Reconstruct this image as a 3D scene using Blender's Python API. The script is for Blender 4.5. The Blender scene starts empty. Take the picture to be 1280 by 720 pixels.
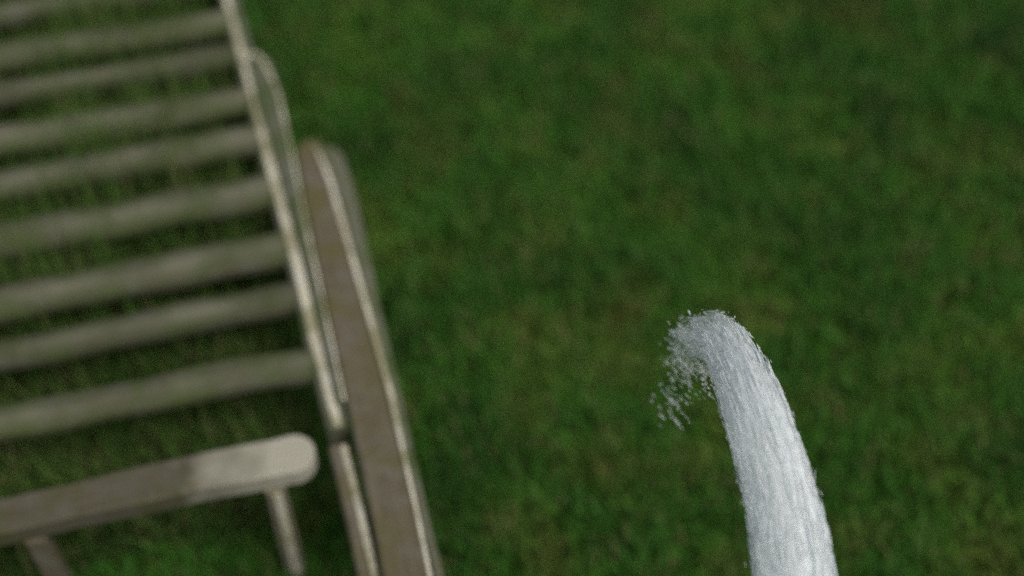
import bpy, bmesh, math, random
import numpy as np
from mathutils import Vector, Matrix, noise

random.seed(7)
rng = np.random.default_rng(7)
scene = bpy.context.scene
col = scene.collection

# ------------------------------------------------------------------ camera
cam_data = bpy.data.cameras.new('camera')
cam = bpy.data.objects.new('camera', cam_data)
col.objects.link(cam)
cam.location = (0.0, -2.3, 3.0)
cam.rotation_euler = (math.radians(90 - 52), 0, 0)
cam_data.sensor_width = 36.0
cam_data.lens = 1800 / 1280 * 36.0
cam_data.clip_end = 3000
cam_data.dof.use_dof = True
cam_data.dof.focus_distance = 2.3
cam_data.dof.aperture_fstop = 0.8
scene.camera = cam

# ------------------------------------------------------------------ daylight (dull, late, overcast)
SUN_EL, SUN_AZ = 58.0, 125.0
world = bpy.data.worlds.new('World')
scene.world = world
world.use_nodes = True
wn = world.node_tree
sky = wn.nodes.new('ShaderNodeTexSky')
sky.sky_type = 'NISHITA'
sky.sun_disc = False
sky.sun_elevation = math.radians(SUN_EL)
sky.sun_rotation = math.radians(SUN_AZ)
sky.air_density = 1.0
sky.dust_density = 4.0
hsky = wn.nodes.new('ShaderNodeHueSaturation')    # cloud cover greys the sky
hsky.inputs['Saturation'].default_value = 0.35
wn.links.new(sky.outputs[0], hsky.inputs['Color'])
wn.links.new(hsky.outputs[0], wn.nodes['Background'].inputs[0])
wn.nodes['Background'].inputs[1].default_value = 0.10

sun_data = bpy.data.lights.new('sun', 'SUN')
sun_data.energy = 1.2
sun_data.angle = math.radians(25)
sun_data.color = (1.0, 0.95, 0.86)
sun = bpy.data.objects.new('sun', sun_data)
col.objects.link(sun)
az = math.radians(SUN_AZ)
sd = Vector((math.sin(az) * math.cos(math.radians(SUN_EL)), math.cos(az) * math.cos(math.radians(SUN_EL)), math.sin(math.radians(SUN_EL))))
sun.rotation_euler = sd.to_track_quat('Z', 'Y').to_euler()

vs = scene.view_settings
vs.view_transform = 'Standard'
vs.look = 'None'
vs.gamma = 1.0
vs.exposure = 0.3
scene.cycles.use_denoising = False


# ------------------------------------------------------------------ materials
class Nodes:
    def __init__(s, name):
        s.m = bpy.data.materials.new(name)
        s.m.use_nodes = True
        s.t = s.m.node_tree
        s.b = s.t.nodes['Principled BSDF']
        s.out = s.t.nodes['Material Output']

    def n(s, kind, **kw):
        x = s.t.nodes.new(kind)
        for k, v in kw.items():
            setattr(x, k, v)
        return x

    def l(s, a, b):
        s.t.links.new(a, b)

    def noise(s, vec, scale, detail=4.0, rough=0.6, stretch=None):
        if stretch:
            mp = s.n('ShaderNodeMapping')
            mp.inputs['Scale'].default_value = stretch
            s.l(vec, mp.inputs[0])
            vec = mp.outputs[0]
        x = s.n('ShaderNodeTexNoise')
        x.inputs['Scale'].default_value = scale
        x.inputs['Detail'].default_value = detail
        x.inputs['Roughness'].default_value = rough
        s.l(vec, x.inputs['Vector'])
        return x.outputs[0]

    def ramp(s, fac, stops):
        r = s.n('ShaderNodeValToRGB')
        e = r.color_ramp.elements
        while len(e) < len(stops):
            e.new(0.5)
        for i, (p, c) in enumerate(stops):
            e[i].position = p
            e[i].color = (*c, 1) if len(c) == 3 else c
        s.l(fac, r.inputs[0])
        return r.outputs[0]

    def mix(s, fac, a, b, mode='MIX'):
        x = s.n('ShaderNodeMix', data_type='RGBA', blend_type=mode)
        if isinstance(fac, (int, float)):
            x.inputs[0].default_value = fac
        else:
            s.l(fac, x.inputs[0])
        for i, v in ((6, a), (7, b)):
            if isinstance(v, tuple):
                x.inputs[i].default_value = (*v, 1)
            else:
                s.l(v, x.inputs[i])
        return x.outputs[2]

    def bump(s, h, strength, dist=0.01):
        x = s.n('ShaderNodeBump')
        x.inputs['Strength'].default_value = strength
        x.inputs['Distance'].default_value = dist
        s.l(h, x.inputs['Height'])
        s.l(x.outputs[0], s.b.inputs['Normal'])


def wood(name, light, dark, moss, moss_amt=0.5, along='x', grey=(0.2, 0.2, 0.19)):
    k = Nodes(name)
    geo = k.n('ShaderNodeNewGeometry')
    info = k.n('ShaderNodeObjectInfo')
    tc = k.n('ShaderNodeTexCoord')
    pos = geo.outputs['Position']
    st = (3, 60, 60) if along == 'x' else (60, 3, 60)
    grain = k.noise(tc.outputs['Object'], 1.6, 5, 0.65, st)
    blot = k.noise(pos, 9.0, 5, 0.65)
    blot2 = k.noise(pos, 21.0, 4, 0.6)
    base = k.mix(k.ramp(grain, [(0.3, (0, 0, 0)), (0.7, (1, 1, 1))]), dark, light)
    base = k.mix(k.ramp(blot2, [(0.45, (0, 0, 0)), (0.68, (1, 1, 1))]), base, grey)
    lo = 0.62 - 0.3 * moss_amt
    base = k.mix(k.ramp(blot, [(lo, (0, 0, 0)), (lo + 0.14, (0.9, 0.9, 0.9))]), base, moss)
    hsv = k.n('ShaderNodeHueSaturation')
    mr = k.n('ShaderNodeMapRange')
    mr.inputs[3].default_value = 0.82
    mr.inputs[4].default_value = 1.2
    k.l(info.outputs['Random'], mr.inputs[0])
    k.l(mr.outputs[0], hsv.inputs['Value'])
    k.l(base, hsv.inputs['Color'])
    k.l(hsv.outputs[0], k.b.inputs['Base Color'])
    k.b.inputs['Roughness'].default_value = 0.9
    k.b.inputs['Specular IOR Level'].default_value = 0.2
    k.bump(grain, 0.5, 0.004)
    return k.m


M = {}
M['slat'] = wood('weathered_slat_wood', (0.080, 0.078, 0.046), (0.052, 0.05, 0.028), (0.048, 0.064, 0.02), 0.7, grey=(0.078, 0.082, 0.058))
# a highlight is painted along the crowned middle of each slat, patchily
t = M['slat'].node_tree
bs = t.nodes['Principled BSDF']
src = bs.inputs['Base Color'].links[0].from_socket
wa = t.nodes.new('ShaderNodeAttribute')
wa.attribute_name = 'crest_highlight'
gp = t.nodes.new('ShaderNodeNewGeometry')
nz = t.nodes.new('ShaderNodeTexNoise')
nz.inputs['Scale'].default_value = 6.0
nz.inputs['Detail'].default_value = 4.0
t.links.new(gp.outputs['Position'], nz.inputs['Vector'])
mr_ = t.nodes.new('ShaderNodeMapRange')
mr_.inputs[1].default_value = 0.36
mr_.inputs[2].default_value = 0.62
mr_.inputs[3].default_value = 0.15
t.links.new(nz.outputs[0], mr_.inputs[0])
mu = t.nodes.new('ShaderNodeMath')
mu.operation = 'MULTIPLY'
t.links.new(mr_.outputs[0], mu.inputs[0])
t.links.new(wa.outputs['Fac'], mu.inputs[1])
mw = t.nodes.new('ShaderNodeMix')
mw.data_type = 'RGBA'
t.links.new(mu.outputs[0], mw.inputs[0])
t.links.new(src, mw.inputs[6])
mw.inputs[7].default_value = (0.135, 0.133, 0.092, 1)
t.links.new(mw.outputs[2], bs.inputs['Base Color'])
M['front'] = wood('weathered_front_wood', (0.20, 0.185, 0.125), (0.12, 0.108, 0.07), (0.13, 0.12, 0.06), 0.4, grey=(0.17, 0.165, 0.13))
M['pale'] = wood('painted_highlight_wood', (0.62, 0.59, 0.46), (0.45, 0.42, 0.31), (0.26, 0.24, 0.14), 0.6, 'y', (0.56, 0.54, 0.46))  # pale colour for the highlight lines painted along timber edges
M['olive'] = wood('algae_covered_wood', (0.13, 0.13, 0.085), (0.075, 0.078, 0.045), (0.06, 0.085, 0.03), 0.5, 'y', (0.12, 0.125, 0.10))
M['brown'] = wood('brown_rail_wood', (0.125, 0.105, 0.07), (0.08, 0.068, 0.042), (0.095, 0.085, 0.035), 0.5, 'y', (0.13, 0.12, 0.095))
M['dark'] = wood('damp_dark_wood', (0.10, 0.085, 0.06), (0.05, 0.042, 0.03), (0.05, 0.06, 0.025), 0.4, 'y')

# front board: its colour turns patchily paler towards the right end
M['board'] = wood('front_board_wood', (0.105, 0.094, 0.062), (0.068, 0.06, 0.038), (0.07, 0.07, 0.03), 0.5, grey=(0.10, 0.095, 0.072))
t = M['board'].node_tree
bs = t.nodes['Principled BSDF']
src = bs.inputs['Base Color'].links[0].from_socket
tcb = t.nodes.new('ShaderNodeTexCoord')
sx = t.nodes.new('ShaderNodeSeparateXYZ')
t.links.new(tcb.outputs['Object'], sx.inputs[0])
nz = t.nodes.new('ShaderNodeTexNoise')
nz.inputs['Scale'].default_value = 14
t.links.new(tcb.outputs['Object'], nz.inputs['Vector'])
ad_ = t.nodes.new('ShaderNodeMath')
ad_.operation = 'MULTIPLY_ADD'
ad_.inputs[1].default_value = 0.22
t.links.new(nz.outputs[0], ad_.inputs[0])
t.links.new(sx.outputs[0], ad_.inputs[2])
mrx = t.nodes.new('ShaderNodeMapRange')
mrx.inputs[1].default_value = -0.74
mrx.inputs[2].default_value = -0.56
t.links.new(ad_.outputs[0], mrx.inputs[0])
mxb = t.nodes.new('ShaderNodeMix')
mxb.data_type = 'RGBA'
t.links.new(mrx.outputs[0], mxb.inputs[0])
t.links.new(src, mxb.inputs[6])
mxb.inputs[7].default_value = (0.33, 0.315, 0.25, 1)
t.links.new(mxb.outputs[2], bs.inputs['Base Color'])


def grass_colour(k, pos):
    big = k.noise(pos, 2.6, 4, 0.6)
    mid = k.noise(pos, 5.0, 4, 0.6)
    fine = k.noise(pos, 30.0, 3, 0.6)
    c = k.ramp(big, [(0.34, (0.028, 0.090, 0.012)), (0.50, (0.044, 0.142, 0.014)), (0.66, (0.078, 0.172, 0.020))])
    c = k.mix(k.ramp(mid, [(0.50, (0, 0, 0)), (0.72, (0.55, 0.55, 0.55))]), c, (0.125, 0.098, 0.030))
    c = k.mix(k.ramp(fine, [(0.52, (0, 0, 0)), (0.7, (0.5, 0.5, 0.5))]), c, (0.026, 0.055, 0.030))
    return c


kg = Nodes('lawn_soil')
tcg = kg.n('ShaderNodeNewGeometry').outputs['Position']
kg.l(kg.mix(0.3, grass_colour(kg, tcg), (0.035, 0.040, 0.014)), kg.b.inputs['Base Color'])
kg.b.inputs['Roughness'].default_value = 0.95
kg.b.inputs['Specular IOR Level'].default_value = 0.0
kg.bump(kg.noise(tcg, 90, 4), 0.8, 0.02)
M['ground'] = kg.m

kb = Nodes('grass_blade')
posb = kb.n('ShaderNodeNewGeometry').outputs['Position']
at = kb.n('ShaderNodeAttribute', attribute_name='tone')
hs = kb.n('ShaderNodeHueSaturation')
kb.l(grass_colour(kb, posb), hs.inputs['Color'])
mrb = kb.n('ShaderNodeMapRange')
mrb.inputs[3].default_value = 0.7
mrb.inputs[4].default_value = 1.4
kb.l(at.outputs['Fac'], mrb.inputs[0])
kb.l(mrb.outputs[0], hs.inputs['Value'])
dry = kb.mix(kb.ramp(at.outputs['Fac'], [(0.90, (0, 0, 0)), (0.93, (0.8, 0.8, 0.8))]), hs.outputs[0], (0.16, 0.13, 0.06))
kb.l(dry, kb.b.inputs['Base Color'])
kb.b.inputs['Roughness'].default_value = 0.7
kb.b.inputs['Specular IOR Level'].default_value = 0.2
M['grass'] = kb.m

kl = Nodes('long_grass_blade')
al = kl.n('ShaderNodeAttribute', attribute_name='tone')
pl = kl.n('ShaderNodeNewGeometry').outputs['Position']
cl = kl.ramp(al.outputs['Fac'], [(0.0, (0.06, 0.135, 0.022)), (0.6, (0.09, 0.17, 0.032)), (0.8, (0.13, 0.155, 0.05)), (1.0, (0.19, 0.175, 0.085))])
cl = kl.mix(kl.ramp(kl.noise(pl, 5.0, 4), [(0.42, (0, 0, 0)), (0.62, (0.8, 0.8, 0.8))]), cl, (0.07, 0.14, 0.025))
kl.l(cl, kl.b.inputs['Base Color'])
kl.b.inputs['Roughness'].default_value = 0.8
kl.b.inputs['Specular IOR Level'].default_value = 0.2
M['long_grass'] = kl.m

kw = Nodes('aerated_water')
uv = kw.n('ShaderNodeTexCoord').outputs['UV']
fl = kw.noise(uv, 1.0, 6, 0.6, (7.0, 26.0, 1.0))
fl2 = kw.noise(uv, 1.0, 4, 0.6, (16.0, 34.0, 1.0))
kw.l(kw.ramp(fl, [(0.34, (0.76, 0.82, 0.85)), (0.5, (0.88, 0.93, 0.95)), (0.66, (0.95, 0.97, 0.98))]), kw.b.inputs['Base Color'])
kw.b.inputs['Roughness'].default_value = 0.12
kw.b.inputs['IOR'].default_value = 1.33
sepx = kw.n('ShaderNodeSeparateXYZ')
kw.l(uv, sepx.inputs[0])
ma = kw.n('ShaderNodeMath', operation='MULTIPLY')
kw.l(kw.ramp(fl2, [(0.32, (0.55, 0.55, 0.55)), (0.58, (0.97, 0.97, 0.97))]), ma.inputs[0])
kw.l(kw.ramp(sepx.outputs[0], [(0.0, (1, 1, 1)), (0.68, (0.97, 0.97, 0.97)), (0.80, (0.62, 0.62, 0.62)), (0.91, (0.36, 0.36, 0.36)), (1.0, (0.0, 0.0, 0.0))]), ma.inputs[1])
kw.l(ma.outputs[0], kw.b.inputs['Alpha'])
kw.bump(fl, 0.25, 0.01)
lwt = kw.n('ShaderNodeLayerWeight')
lwt.inputs[0].default_value = 0.5
mb = kw.n('ShaderNodeMath', operation='MULTIPLY')
kw.l(ma.outputs[0], mb.inputs[0])
kw.l(kw.ramp(lwt.outputs['Facing'], [(0.45, (1, 1, 1)), (0.92, (0.25, 0.25, 0.25))]), mb.inputs[1])
kw.l(mb.outputs[0], kw.b.inputs['Alpha'])


def scatter_through(k, amount, colour):
    """froth and drops pass light on: part of the diffuse light comes out on the far side"""
    ts = k.n('ShaderNodeBsdfTranslucent')
    k.l(colour, ts.inputs[0])
    mx = k.n('ShaderNodeMixShader')
    mx.inputs[0].default_value = amount
    k.l(k.b.outputs[0], mx.inputs[1])
    k.l(ts.outputs[0], mx.inputs[2])
    return mx


mx = scatter_through(kw, 0.4, kw.b.inputs['Base Color'].links[0].from_socket)
tr = kw.n('ShaderNodeBsdfTransparent')
mt = kw.n('ShaderNodeMixShader')
kw.l(mb.outputs[0], mt.inputs[0])
kw.l(tr.outputs[0], mt.inputs[1])
kw.t.links.remove(kw.b.inputs['Alpha'].links[0])
kw.b.inputs['Alpha'].default_value = 1.0
kw.l(mx.outputs[0], mt.inputs[2])
kw.l(mt.outputs[0], kw.out.inputs[0])
M['water_body'] = kw.m

kd = Nodes('water_drops')
ad = kd.n('ShaderNodeAttribute', attribute_name='tone')
kd.l(kd.ramp(ad.outputs['Fac'], [(0.0, (0.78, 0.84, 0.87)), (0.5, (0.90, 0.94, 0.96)), (1.0, (0.97, 0.98, 0.98))]), kd.b.inputs['Base Color'])
kd.b.inputs['Roughness'].default_value = 0.15
kd.b.inputs['IOR'].default_value = 1.33
mxd = scatter_through(kd, 0.5, kd.b.inputs['Base Color'].links[0].from_socket)
kd.l(mxd.outputs[0], kd.out.inputs[0])
M['water_drop'] = kd.m


# ------------------------------------------------------------------ helpers
def link(name, mesh, mat, parent=None, loc=None):
    o = bpy.data.objects.new(name, mesh)
    col.objects.link(o)
    if mat:
        mesh.materials.clear()
        mesh.materials.append(mat)
    if parent:
        o.parent = parent
    if loc:
        o.location = loc
    return o


def tag(o, label=None, cat=None, group=None, kind=None):
    for k, v in (('label', label), ('category', cat), ('group', group), ('kind', kind)):
        if v:
            o[k] = v
    return o


def thing(name, loc, rz, label, cat, group=None):
    o = bpy.data.objects.new(name, None)
    o.empty_display_size = 0.1
    col.objects.link(o)
    o.location = loc
    o.rotation_euler = (0, 0, rz)
    return tag(o, label, cat, group)


def sweep(pts, z_top, th, axis='y', round_first=False, round_last=False, crown=0.0, rag=0.003, seed=0, step=0.03, ridge=0.4):
    """a sawn timber along a line: pts are (across, along, width); rounded arrises, uneven edges"""
    P = []
    for (a, b) in zip(pts[:-1], pts[1:]):
        n = max(1, int(abs(b[1] - a[1]) / step))
        for i in range(n):
            t = i / n
            P.append(tuple(a[j] + (b[j] - a[j]) * t for j in range(3)))
    P.append(pts[-1])
    def cap(P, end):
        w = end[2] / 2
        sgn = 1 if P[-1][1] > P[0][1] else -1
        base = [p for p in P if abs(p[1] - end[1]) > w]
        out = []
        for k in range(1, 8):
            t = k / 7
            y = end[1] - sgn * w * (1 - math.sin(t * math.pi / 2))
            out.append((end[0], y, max(0.002, end[2] * math.cos(t * math.pi / 2))))
        return base + [(end[0], end[1] - sgn * w, end[2])] + out
    if round_last:
        P = cap(P, P[-1])
    if round_first:
        P = cap(P[::-1], P[0])[::-1]
    bv = min(0.006, th * 0.3)
    verts, faces = [], []
    for i, (c, s, w) in enumerate(P):
        h = w / 2
        b = min(bv, h * 0.5)
        l_r = noise.noise(Vector((s * 7, seed * 3.1, 0))) * rag
        r_r = noise.noise(Vector((s * 7, seed * 3.1 + 40, 5))) * rag
        zt = z_top + noise.noise(Vector((s * 3, seed * 1.7, 9))) * rag * 0.7
        ring = [(-h + l_r, zt - th), (-h + l_r, zt - b), (-h + b + l_r, zt), (-h * ridge, zt + crown), (h * ridge, zt + crown),
                (h - b + r_r, zt), (h + r_r, zt - b), (h + r_r, zt - th)]
        for (a, z) in ring:
            verts.append((c + a, s, z) if axis == 'y' else (s, c + a, z))
    n = 8
    for i in range(len(P) - 1):
        for j in range(n):
            faces.append((i * n + j, i * n + (j + 1) % n, (i + 1) * n + (j + 1) % n, (i + 1) * n + j))
    faces.append(tuple(range(n)))
    faces.append(tuple(range((len(P) - 1) * n, len(P) * n)))
    me = bpy.data.meshes.new('timber')
    me.from_pydata(verts, [], faces)
    bm = bmesh.new()
    bm.from_mesh(me)
    bmesh.ops.recalc_face_normals(bm, faces=bm.faces)
    bm.to_mesh(me)
    bm.free()
    crest_highlight = me.attributes.new('crest_highlight', 'FLOAT', 'POINT')
    crest_highlight.data.foreach_set('value', [1.0 if i % 8 in (3, 4) else 0.0 for i in range(len(me.vertices))])  # crown vertices, where slats get their painted highlight
    return me


def upright(x, y, w, d, z0, z1, seed=0):
    """a vertical squared leg"""
    bm = bmesh.new()
    n = 7
    rings = []
    for i in range(n):
        t = i / (n - 1)
        z = z0 + (z1 - z0) * t
        k = 1.0 + 0.04 * noise.noise(Vector((seed, z * 9, 3)))
        c = 0.16
        ring = []
        for (a, b) in ((-1, -1 + c), (-1 + c, -1), (1 - c, -1), (1, -1 + c), (1, 1 - c), (1 - c, 1), (-1 + c, 1), (-1, 1 - c)):
            ring.append(bm.verts.new((x + a * w / 2 * k, y + b * d / 2 * k, z)))
        rings.append(ring)
    for i in range(n - 1):
        for j in range(8):
            bm.faces.new((rings[i][j], rings[i][(j + 1) % 8], rings[i + 1][(j + 1) % 8], rings[i + 1][j]))
    bm.faces.new(rings[0])
    bm.faces.new(rings[-1])
    bmesh.ops.recalc_face_normals(bm, faces=bm.faces)
    me = bpy.data.meshes.new('upright')
    bm.to_mesh(me)
    bm.free()
    return me


# ------------------------------------------------------------------ ground and lawn
me = bpy.data.meshes.new('ground')
v, f = [], []
xs = [-1500, -300, -60, -15, -6] + [-4 + i * 0.25 for i in range(33)] + [6, 15, 60, 300, 1500]
ys = xs
for y in ys:
    for x in xs:
        r = math.hypot(x, y)
        z = 0.005 * noise.noise(Vector((x * 1.3, y * 1.3, 0))) if r < 5.7 else 0.0
        v.append((x, y, z))
W = len(xs)
for j in range(W - 1):
    for i in range(W - 1):
        f.append((j * W + i, j * W + i + 1, (j + 1) * W + i + 1, (j + 1) * W + i))
me.from_pydata(v, [], f)
g = link('ground', me, M['ground'])
tag(g, kind='structure')


def grass_mesh(n, x0, x1, y0, y1, seed):
    r = np.random.default_rng(seed)
    # clumped roots
    nc = n // 9
    cx, cy = r.uniform(x0, x1, nc), r.uniform(y0, y1, nc)
    idx = r.integers(0, nc, n)
    px = cx[idx] + r.normal(0, 0.020, n)
    py = cy[idx] + r.normal(0, 0.020, n)
    hgt = r.uniform(0.025, 0.07, n) * (0.88 + 0.3 * (np.sin(px * 7.1 + np.sin(py * 5) * 2) * np.sin(py * 6.3 + px) * 0.5 + 0.5))
    ang = r.uniform(0, 2 * np.pi, n)
    lean = r.uniform(0.2, 1.0, n) * hgt
    face = ang + r.normal(np.pi / 2, 0.5, n)
    w = r.uniform(0.0014, 0.0032, n)
    dx, dy = np.cos(ang), np.sin(ang)
    fx, fy = np.cos(face), np.sin(face)
    co = np.zeros((n, 5, 3), np.float32)
    for k, (ht, ln, ww) in enumerate(((0, 0, 1), (0, 0, -1), (0.6, 0.35, 0.85), (0.6, 0.35, -0.85), (1.0, 1.0, 0))):
        co[:, k, 0] = px + dx * lean * ln + fx * w * ww
        co[:, k, 1] = py + dy * lean * ln + fy * w * ww
        co[:, k, 2] = hgt * ht - 0.015 * (ht == 0)
    me = bpy.data.meshes.new('grass')
    me.vertices.add(n * 5)
    me.vertices.foreach_set('co', co.reshape(-1))
    base = (np.arange(n) * 5)[:, None]
    tri = (base + np.array([0, 1, 3, 0, 3, 2, 2, 3, 4])[None, :]).reshape(-1).astype(np.int32)
    me.loops.add(len(tri))
    me.loops.foreach_set('vertex_index', tri)
    me.polygons.add(n * 3)
    me.polygons.foreach_set('loop_start', np.arange(0, n * 9, 3, dtype=np.int32))
    a = me.attributes.new('tone', 'FLOAT', 'POINT')
    a.data.foreach_set('value', np.repeat(r.uniform(0, 1, n), 5).astype(np.float32))
    me.update(calc_edges=True)
    return me


gr = link('grass', grass_mesh(330000, -2.6, 2.5, -1.9, 2.4, 3), M['grass'])
tag(gr, 'short dark green lawn with thin brownish patches filling the right side', 'grass', kind='stuff')

# long grass added under the lounger to catch light and brighten the gaps
def tall_grass(n, seed):
    me = grass_mesh(n, -2.1, -0.61, -0.50, 1.9, seed)
    co = np.zeros(n * 15, np.float32)
    me.vertices.foreach_get('co', co)
    co = co.reshape(n, 5, 3)
    k = np.random.default_rng(seed).uniform(3.5, 6.5, n)[:, None] * np.clip(0.5 + (co[:, 0:1, 1] + 0.45) * 1.2, 0.5, 1.15)
    co[:, :, 2] *= k
    root = co[:, 0:1, :2].copy()
    co[:, :, :2] = root + (co[:, :, :2] - root) * 1.7
    me.vertices.foreach_set('co', co.reshape(-1))
    return me


tg = link('long_grass', tall_grass(150000, 11), M['long_grass'])
tg.rotation_euler = (0, 0, math.radians(14.0))
tag(tg, 'longer grass added under the lounger to lighten the gaps between its slats', 'grass', kind='stuff')

# ------------------------------------------------------------------ slatted lounger (left)
DECK = math.radians(14.0)
plat = thing('garden_lounger', (0, 0, 0), DECK,
             'weathered slatted wooden garden lounger with pale highlight lines painted along its edges standing on the grass', 'garden lounger')
slat_y = [1.76, 1.60, 1.44, 1.29, 1.13, 0.97, 0.80, 0.655, 0.493, 0.342, 0.16, -0.026, -0.175, -0.358]
for i, y in enumerate(slat_y):
    w = 0.086 + 0.012 * random.uniform(-1, 1)
    sl = random.uniform(-0.006, 0.006)
    end = -0.583 + (0.97 - y) * 0.035
    me = sweep([(y + sl - 0.01, -2.1, w), (y, -1.2, w), (y - sl, end, w)], 0.42, 0.026, axis='x', crown=0.009, rag=0.010, seed=i, step=0.05, ridge=0.10)
    link('slat', me, M['slat'], plat)
for x in (-2.0,):
    link('joist', sweep([(x, -0.54, 0.045), (x, 1.84, 0.045)], 0.388, 0.09, seed=x, step=0.2), M['dark'], plat)
# front board, its pale right end
fb = link('front_board', sweep([(-0.607, -2.1, 0.078), (-0.605, -1.2, 0.080), (-0.600, -0.80, 0.088), (-0.602, -0.572, 0.098)], 0.445, 0.05, axis='x',
                               round_last=True, rag=0.006, seed=21, step=0.03), M['board'], plat)
# legs under the front board, and at the back
leg_parts = []
for i, (x, y) in enumerate(((-0.668, -0.634), (-1.155, -0.634), (-2.02, -0.622), (-0.72, 1.78), (-2.02, 1.78))):
    lg = link('leg', upright(x, y, 0.042, 0.045, -0.02, 0.392, i), M['brown' if i == 1 else 'front'], plat)
    if i != 1:
        link('edge_highlight', upright(x + 0.003, y - 0.0255, 0.016, 0.008, 0.0, 0.385, i + 9), M['pale'], lg)  # highlight down the leg, built as a pale strip

# side beam, the highlight on its arris built as a pale strip
sb = link('side_beam', sweep([(-0.590, 1.9, 0.05), (-0.570, 0.866, 0.05), (-0.560, 0.637, 0.05), (-0.545, 0.267, 0.05), (-0.530, -0.088, 0.05), (-0.524, -0.346, 0.05), (-0.516, -0.555, 0.045)],
                             0.425, 0.12, seed=31), M['olive'], plat)
link('edge_highlight', sweep([(-0.600, 1.9, 0.013), (-0.577, 0.866, 0.013), (-0.564, 0.637, 0.016), (-0.549, 0.267, 0.019), (-0.533, -0.088, 0.021), (-0.525, -0.346, 0.022), (-0.516, -0.552, 0.016)],
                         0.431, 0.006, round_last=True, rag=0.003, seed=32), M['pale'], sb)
# second board with a rounded end lying along the beam
ob = link('outer_board', sweep([(-0.528, 0.615, 0.060), (-0.520, 0.452, 0.062), (-0.513, 0.24, 0.045), (-0.506, 0.0, 0.030), (-0.500, -0.5, 0.02)],
                               0.441, 0.03, round_first=True, seed=33), M['olive'], plat)
link('rim_highlight', sweep([(-0.5585, 0.585, 0.006), (-0.555, 0.606, 0.007), (-0.545, 0.619, 0.008), (-0.530, 0.618, 0.007), (-0.514, 0.580, 0.006), (-0.502, 0.52, 0.006),
                        (-0.493, 0.45, 0.005), (-0.492, 0.24, 0.005), (-0.494, 0.0, 0.005), (-0.492, -0.5, 0.005)], 0.4425, 0.003, rag=0.001, seed=34, step=0.02), M['pale'], ob)  # highlight curving around the rounded end, built as a thin pale line
# lower leg of the side beam beyond the front board
eb = link('beam_extension', sweep([(-0.522, -0.585, 0.045), (-0.515, -0.76, 0.045), (-0.510, -1.6, 0.045)], 0.41, 0.11, seed=35), M['brown'], plat)
link('edge_highlight', sweep([(-0.513, -0.592, 0.014), (-0.507, -0.76, 0.015), (-0.500, -1.6, 0.015)], 0.416, 0.006, round_first=True, rag=0.003, seed=36), M['pale'], eb)  # highlight along the extension, put in as pale wood

# round-ended armrest beside it
tb = link('armrest', sweep([(-0.447, 0.272, 0.070), (-0.448, 0.125, 0.072), (-0.447, -0.15, 0.082), (-0.443, -0.5, 0.090), (-0.443, -1.7, 0.094)],
                             0.445, 0.04, round_first=True, seed=41), M['brown'], plat)
link('edge_highlight', sweep([(-0.434, 0.248, 0.007), (-0.417, 0.125, 0.010), (-0.411, -0.019, 0.011), (-0.404, -0.192, 0.011), (-0.399, -0.355, 0.010), (-0.394, -0.509, 0.011),
                          (-0.396, -0.652, 0.009), (-0.397, -0.788, 0.008), (-0.401, -0.933, 0.009), (-0.400, -1.7, 0.009)], 0.4515, 0.006, round_first=True, rag=0.002, seed=42), M['pale'], tb)  # bright edge line of the armrest, a highlight built in pale wood
link('side_board', sweep([(-0.402, 0.262, 0.055), (-0.388, 0.126, 0.050), (-0.384, -0.03, 0.036), (-0.384, -0.5, 0.024), (-0.386, -1.7, 0.022)],
                         0.425, 0.05, round_first=True, seed=43), M['olive'], tb)
for i, y in enumerate((0.10, -0.62, -1.45)):
    link('armrest_post', upright(-0.44, y, 0.06, 0.06, -0.03, 0.402, 50 + i), M['dark'], plat)

# ------------------------------------------------------------------ water
JET = [((0.470, -1.90, 0.62), .052), ((0.455, -1.70, 0.84), .056), ((0.436, -1.500, 0.99), .060), ((0.412, -1.345, 1.09), .0590), ((0.402, -1.283, 1.125), .0560), ((0.390, -1.214, 1.15), .0530),
       ((0.370, -1.109, 1.16), .0510), ((0.358, -1.005, 1.13), .0450), ((0.341, -0.918, 1.09), .0400), ((0.321, -0.868, 1.04), .043), ((0.308, -0.838, 0.98), .036), ((0.296, -0.788, 0.93), .030),
       ((0.291, -0.808, 0.88), .030), ((0.287, -0.835, 0.83), .029), ((0.290, -0.863, 0.78), .030)]
JP = [Vector(p) for p, r in JET]
JR = [r for p, r in JET]


def jet_at(u):
    """Catmull-Rom along the jet, u in 0..1"""
    x = u * (len(JP) - 1)
    i = min(int(x), len(JP) - 2)
    t = x - i
    p = [JP[max(0, min(len(JP) - 1, i + k))] for k in (-1, 0, 1, 2)]
    pos = 0.5 * ((2 * p[1]) + (p[2] - p[0]) * t + (2 * p[0] - 5 * p[1] + 4 * p[2] - p[3]) * t * t + (3 * p[1] - p[0] - 3 * p[2] + p[3]) * t ** 3)
    dv = 0.5 * ((p[2] - p[0]) + 2 * (2 * p[0] - 5 * p[1] + 4 * p[2] - p[3]) * t + 3 * (3 * p[1] - p[0] - 3 * p[2] + p[3]) * t * t)
    rad = JR[i] + (JR[i + 1] - JR[i]) * t
    dv.normalize()
    a = dv.cross(Vector((0.3, 0.9, -0.5))).cross(dv)
    a = Vector((0.75, 0.3, 0.6)) - dv * dv.dot(Vector((0.75, 0.3, 0.6)))
    a.normalize()
    return pos, dv, a, dv.cross(a), rad


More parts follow.
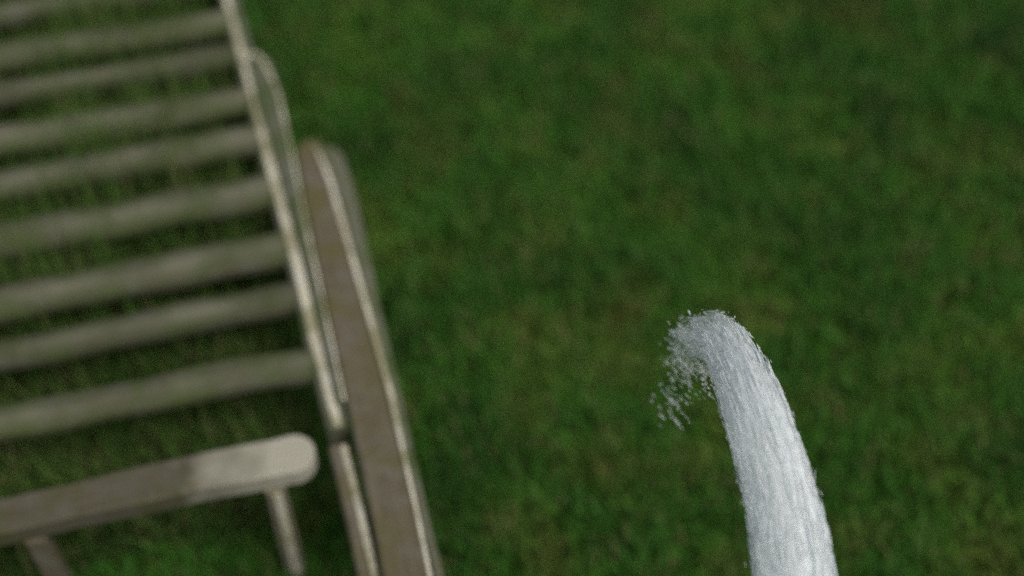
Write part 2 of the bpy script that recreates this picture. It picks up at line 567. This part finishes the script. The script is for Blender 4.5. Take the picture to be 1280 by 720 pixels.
class Spindles:
    def __init__(s):
        s.v, s.f, s.t = [], [], []

    def add(s, c, d, length, r, tone, n=4):
        d = d.normalized()
        a = d.orthogonal().normalized()
        b = d.cross(a)
        k = len(s.v)
        s.v.append(c - d * length / 2)
        for q, rr in ((-0.18, 1.0), (0.25, 0.8)):
            for j in range(n):
                th = 2 * math.pi * j / n
                s.v.append(c + d * length * q + (a * math.cos(th) + b * math.sin(th)) * r * rr)
        s.v.append(c + d * length / 2)
        e = k + 1 + 2 * n
        for j in range(n):
            j2 = (j + 1) % n
            s.f += [(k, k + 1 + j2, k + 1 + j), (k + 1 + j, k + 1 + j2, k + 1 + n + j2, k + 1 + n + j), (k + 1 + n + j, k + 1 + n + j2, e)]
        s.t += [tone] * (e - k + 1)

    def mesh(s, name):
        me = bpy.data.meshes.new(name)
        me.from_pydata(s.v, [], s.f)
        a = me.attributes.new('tone', 'FLOAT', 'POINT')
        a.data.foreach_set('value', s.t)
        me.polygons.foreach_set('use_smooth', [True] * len(me.polygons))
        return me


water = thing('water_jet', JP[2], 0, 'thick white jet of frothy water arching over the lawn into drops', 'water jet')
off = -JP[2]

# frothy body
bm = bmesh.new()
uvl = bm.loops.layers.uv.new('uv')
NU, NV = 150, 40
U1 = 0.77
rings = []
for i in range(NU):
    u = i / (NU - 1) * U1
    p, d, a, b, r = jet_at(u)
    ring = []
    shrink = 0.97 if u < 0.58 else 0.97 - 0.75 * (u - 0.58)
    for j in range(NV):
        th = 2 * math.pi * j / NV
        q = Vector((math.cos(th) * 2.2, math.sin(th) * 2.2, u * 9))
        k = 1 + 0.09 * noise.noise(q) + 0.07 * noise.noise(q * 3.1 + Vector((5, 1, u * 60)))
        ring.append(bm.verts.new(p + off + (a * math.cos(th) + b * math.sin(th) * 0.8) * r * shrink * k))
    rings.append(ring)
for i in range(NU - 1):
    for j in range(NV):
        fc = bm.faces.new((rings[i][j], rings[i][(j + 1) % NV], rings[i + 1][(j + 1) % NV], rings[i + 1][j]))
        fc.smooth = True
        for lp, (uu, vv) in zip(fc.loops, ((i, j), (i, j + 1), (i + 1, j + 1), (i + 1, j))):
            lp[uvl].uv = (uu / (NU - 1), vv / NV)
me = bpy.data.meshes.new('stream')
bm.to_mesh(me)
bm.free()
link('stream', me, M['water_body'], water)

# threads torn off along the stream
sp = Spindles()
for _ in range(1700):
    u = random.uniform(0.0, 0.76)
    if u > 0.56 and random.random() < (u - 0.56) * 6:
        continue
    p, d, a, b, r = jet_at(u)
    th = random.uniform(0, 2 * math.pi)
    q = 0.90 + random.random() * 0.14
    off2 = (a * math.cos(th) + b * math.sin(th) * 0.85) * r * q
    jit = Vector((random.gauss(0, 1), random.gauss(0, 1), random.gauss(0, 1))) * 0.06
    streak = noise.noise(Vector((math.cos(th) * 3, math.sin(th) * 3, u * 4)))
    tone = min(1, max(0, 0.62 + 0.9 * streak + random.gauss(0, 0.15)))
    sp.add(p + off + off2, d + jit, random.uniform(0.012, 0.085), random.uniform(0.0004, 0.0010), tone)
o = link('spray_threads', sp.mesh('spray_threads'), M['water_drop'], water)
tag(o, kind='stuff')

# drops where the arc breaks up and falls back
dp = Spindles()
fall = Vector((0.42, -0.25, -0.75)).normalized()
streak_dir = Vector((0.55, -0.25, -0.62)).normalized()


def wob(k):
    return Vector((random.gauss(0, k), random.gauss(0, k), random.gauss(0, k)))


for _ in range(200):   # the crest breaks into drops that thin out as they fall
    u = 0.66 + 0.34 * random.random() ** 2.0
    p, d, a, b, r = jet_at(u)
    big = random.random() < 0.15
    dp.add(p + off + wob(0.45) * r, streak_dir + wob(0.15), random.uniform(0.004, 0.014) * (1.9 if big else 1),
           random.uniform(0.0004, 0.0009) * (1.4 if big else 1), random.random())
for _ in range(95):     # brighter single streaks inside the falling curtain
    u = random.uniform(0.72, 1.0)
    p, d, a, b, r = jet_at(u)
    p2 = jet_at(0.62 - (u - 0.70) * 0.42)[0]
    c = p.lerp(p2, max(0, random.random() * 1.1 - 0.15)) + off + wob(0.009)
    n_ = random.randint(1, 4)
    for q in range(n_):
        dp.add(c + streak_dir * q * 0.011 + wob(0.0012), streak_dir + wob(0.04), random.uniform(0.006, 0.018), random.uniform(0.0004, 0.0010), random.uniform(0.7, 1))
for _ in range(520):   # thin veil between the falling drops and the stream
    u = 0.70 + 0.30 * random.random() ** 1.6
    p, d, a, b, r = jet_at(u)
    p2 = jet_at(0.62 - (u - 0.70) * 0.42)[0]
    k = random.random() ** 0.7
    dp.add(p.lerp(p2, k) + off + wob(0.006), streak_dir + wob(0.18), random.uniform(0.003, 0.013), random.uniform(0.0003, 0.0009), random.random())
for _ in range(2600):   # ragged fringe down both sides
    u = random.uniform(0.05, 0.62)
    p, d, a, b, r = jet_at(u)
    th = random.uniform(0, 2 * math.pi)
    q = 0.93 + abs(random.gauss(0, 0.07))
    dp.add(p + off + (a * math.cos(th) + b * math.sin(th)) * r * q, d + a * random.gauss(0, .2) + b * random.gauss(0, .2),
           random.uniform(0.004, 0.014), random.uniform(0.0003, 0.0006), random.random())
for _ in range(24):     # larger stray drops flung clear of the stream
    u = random.uniform(0.08, 1.0)
    p, d, a, b, r = jet_at(u)
    th = random.uniform(0, 2 * math.pi)
    dp.add(p + off + (a * math.cos(th) + b * math.sin(th)) * r * (1.0 + abs(random.gauss(0, 0.12))), (d if u < 0.6 else streak_dir) + wob(0.2),
           random.uniform(0.003, 0.012), random.uniform(0.0006, 0.0016), random.uniform(0.3, 1), n=6)
o = link('drops', dp.mesh('drops'), M['water_drop'], water)
tag(o, kind='stuff')
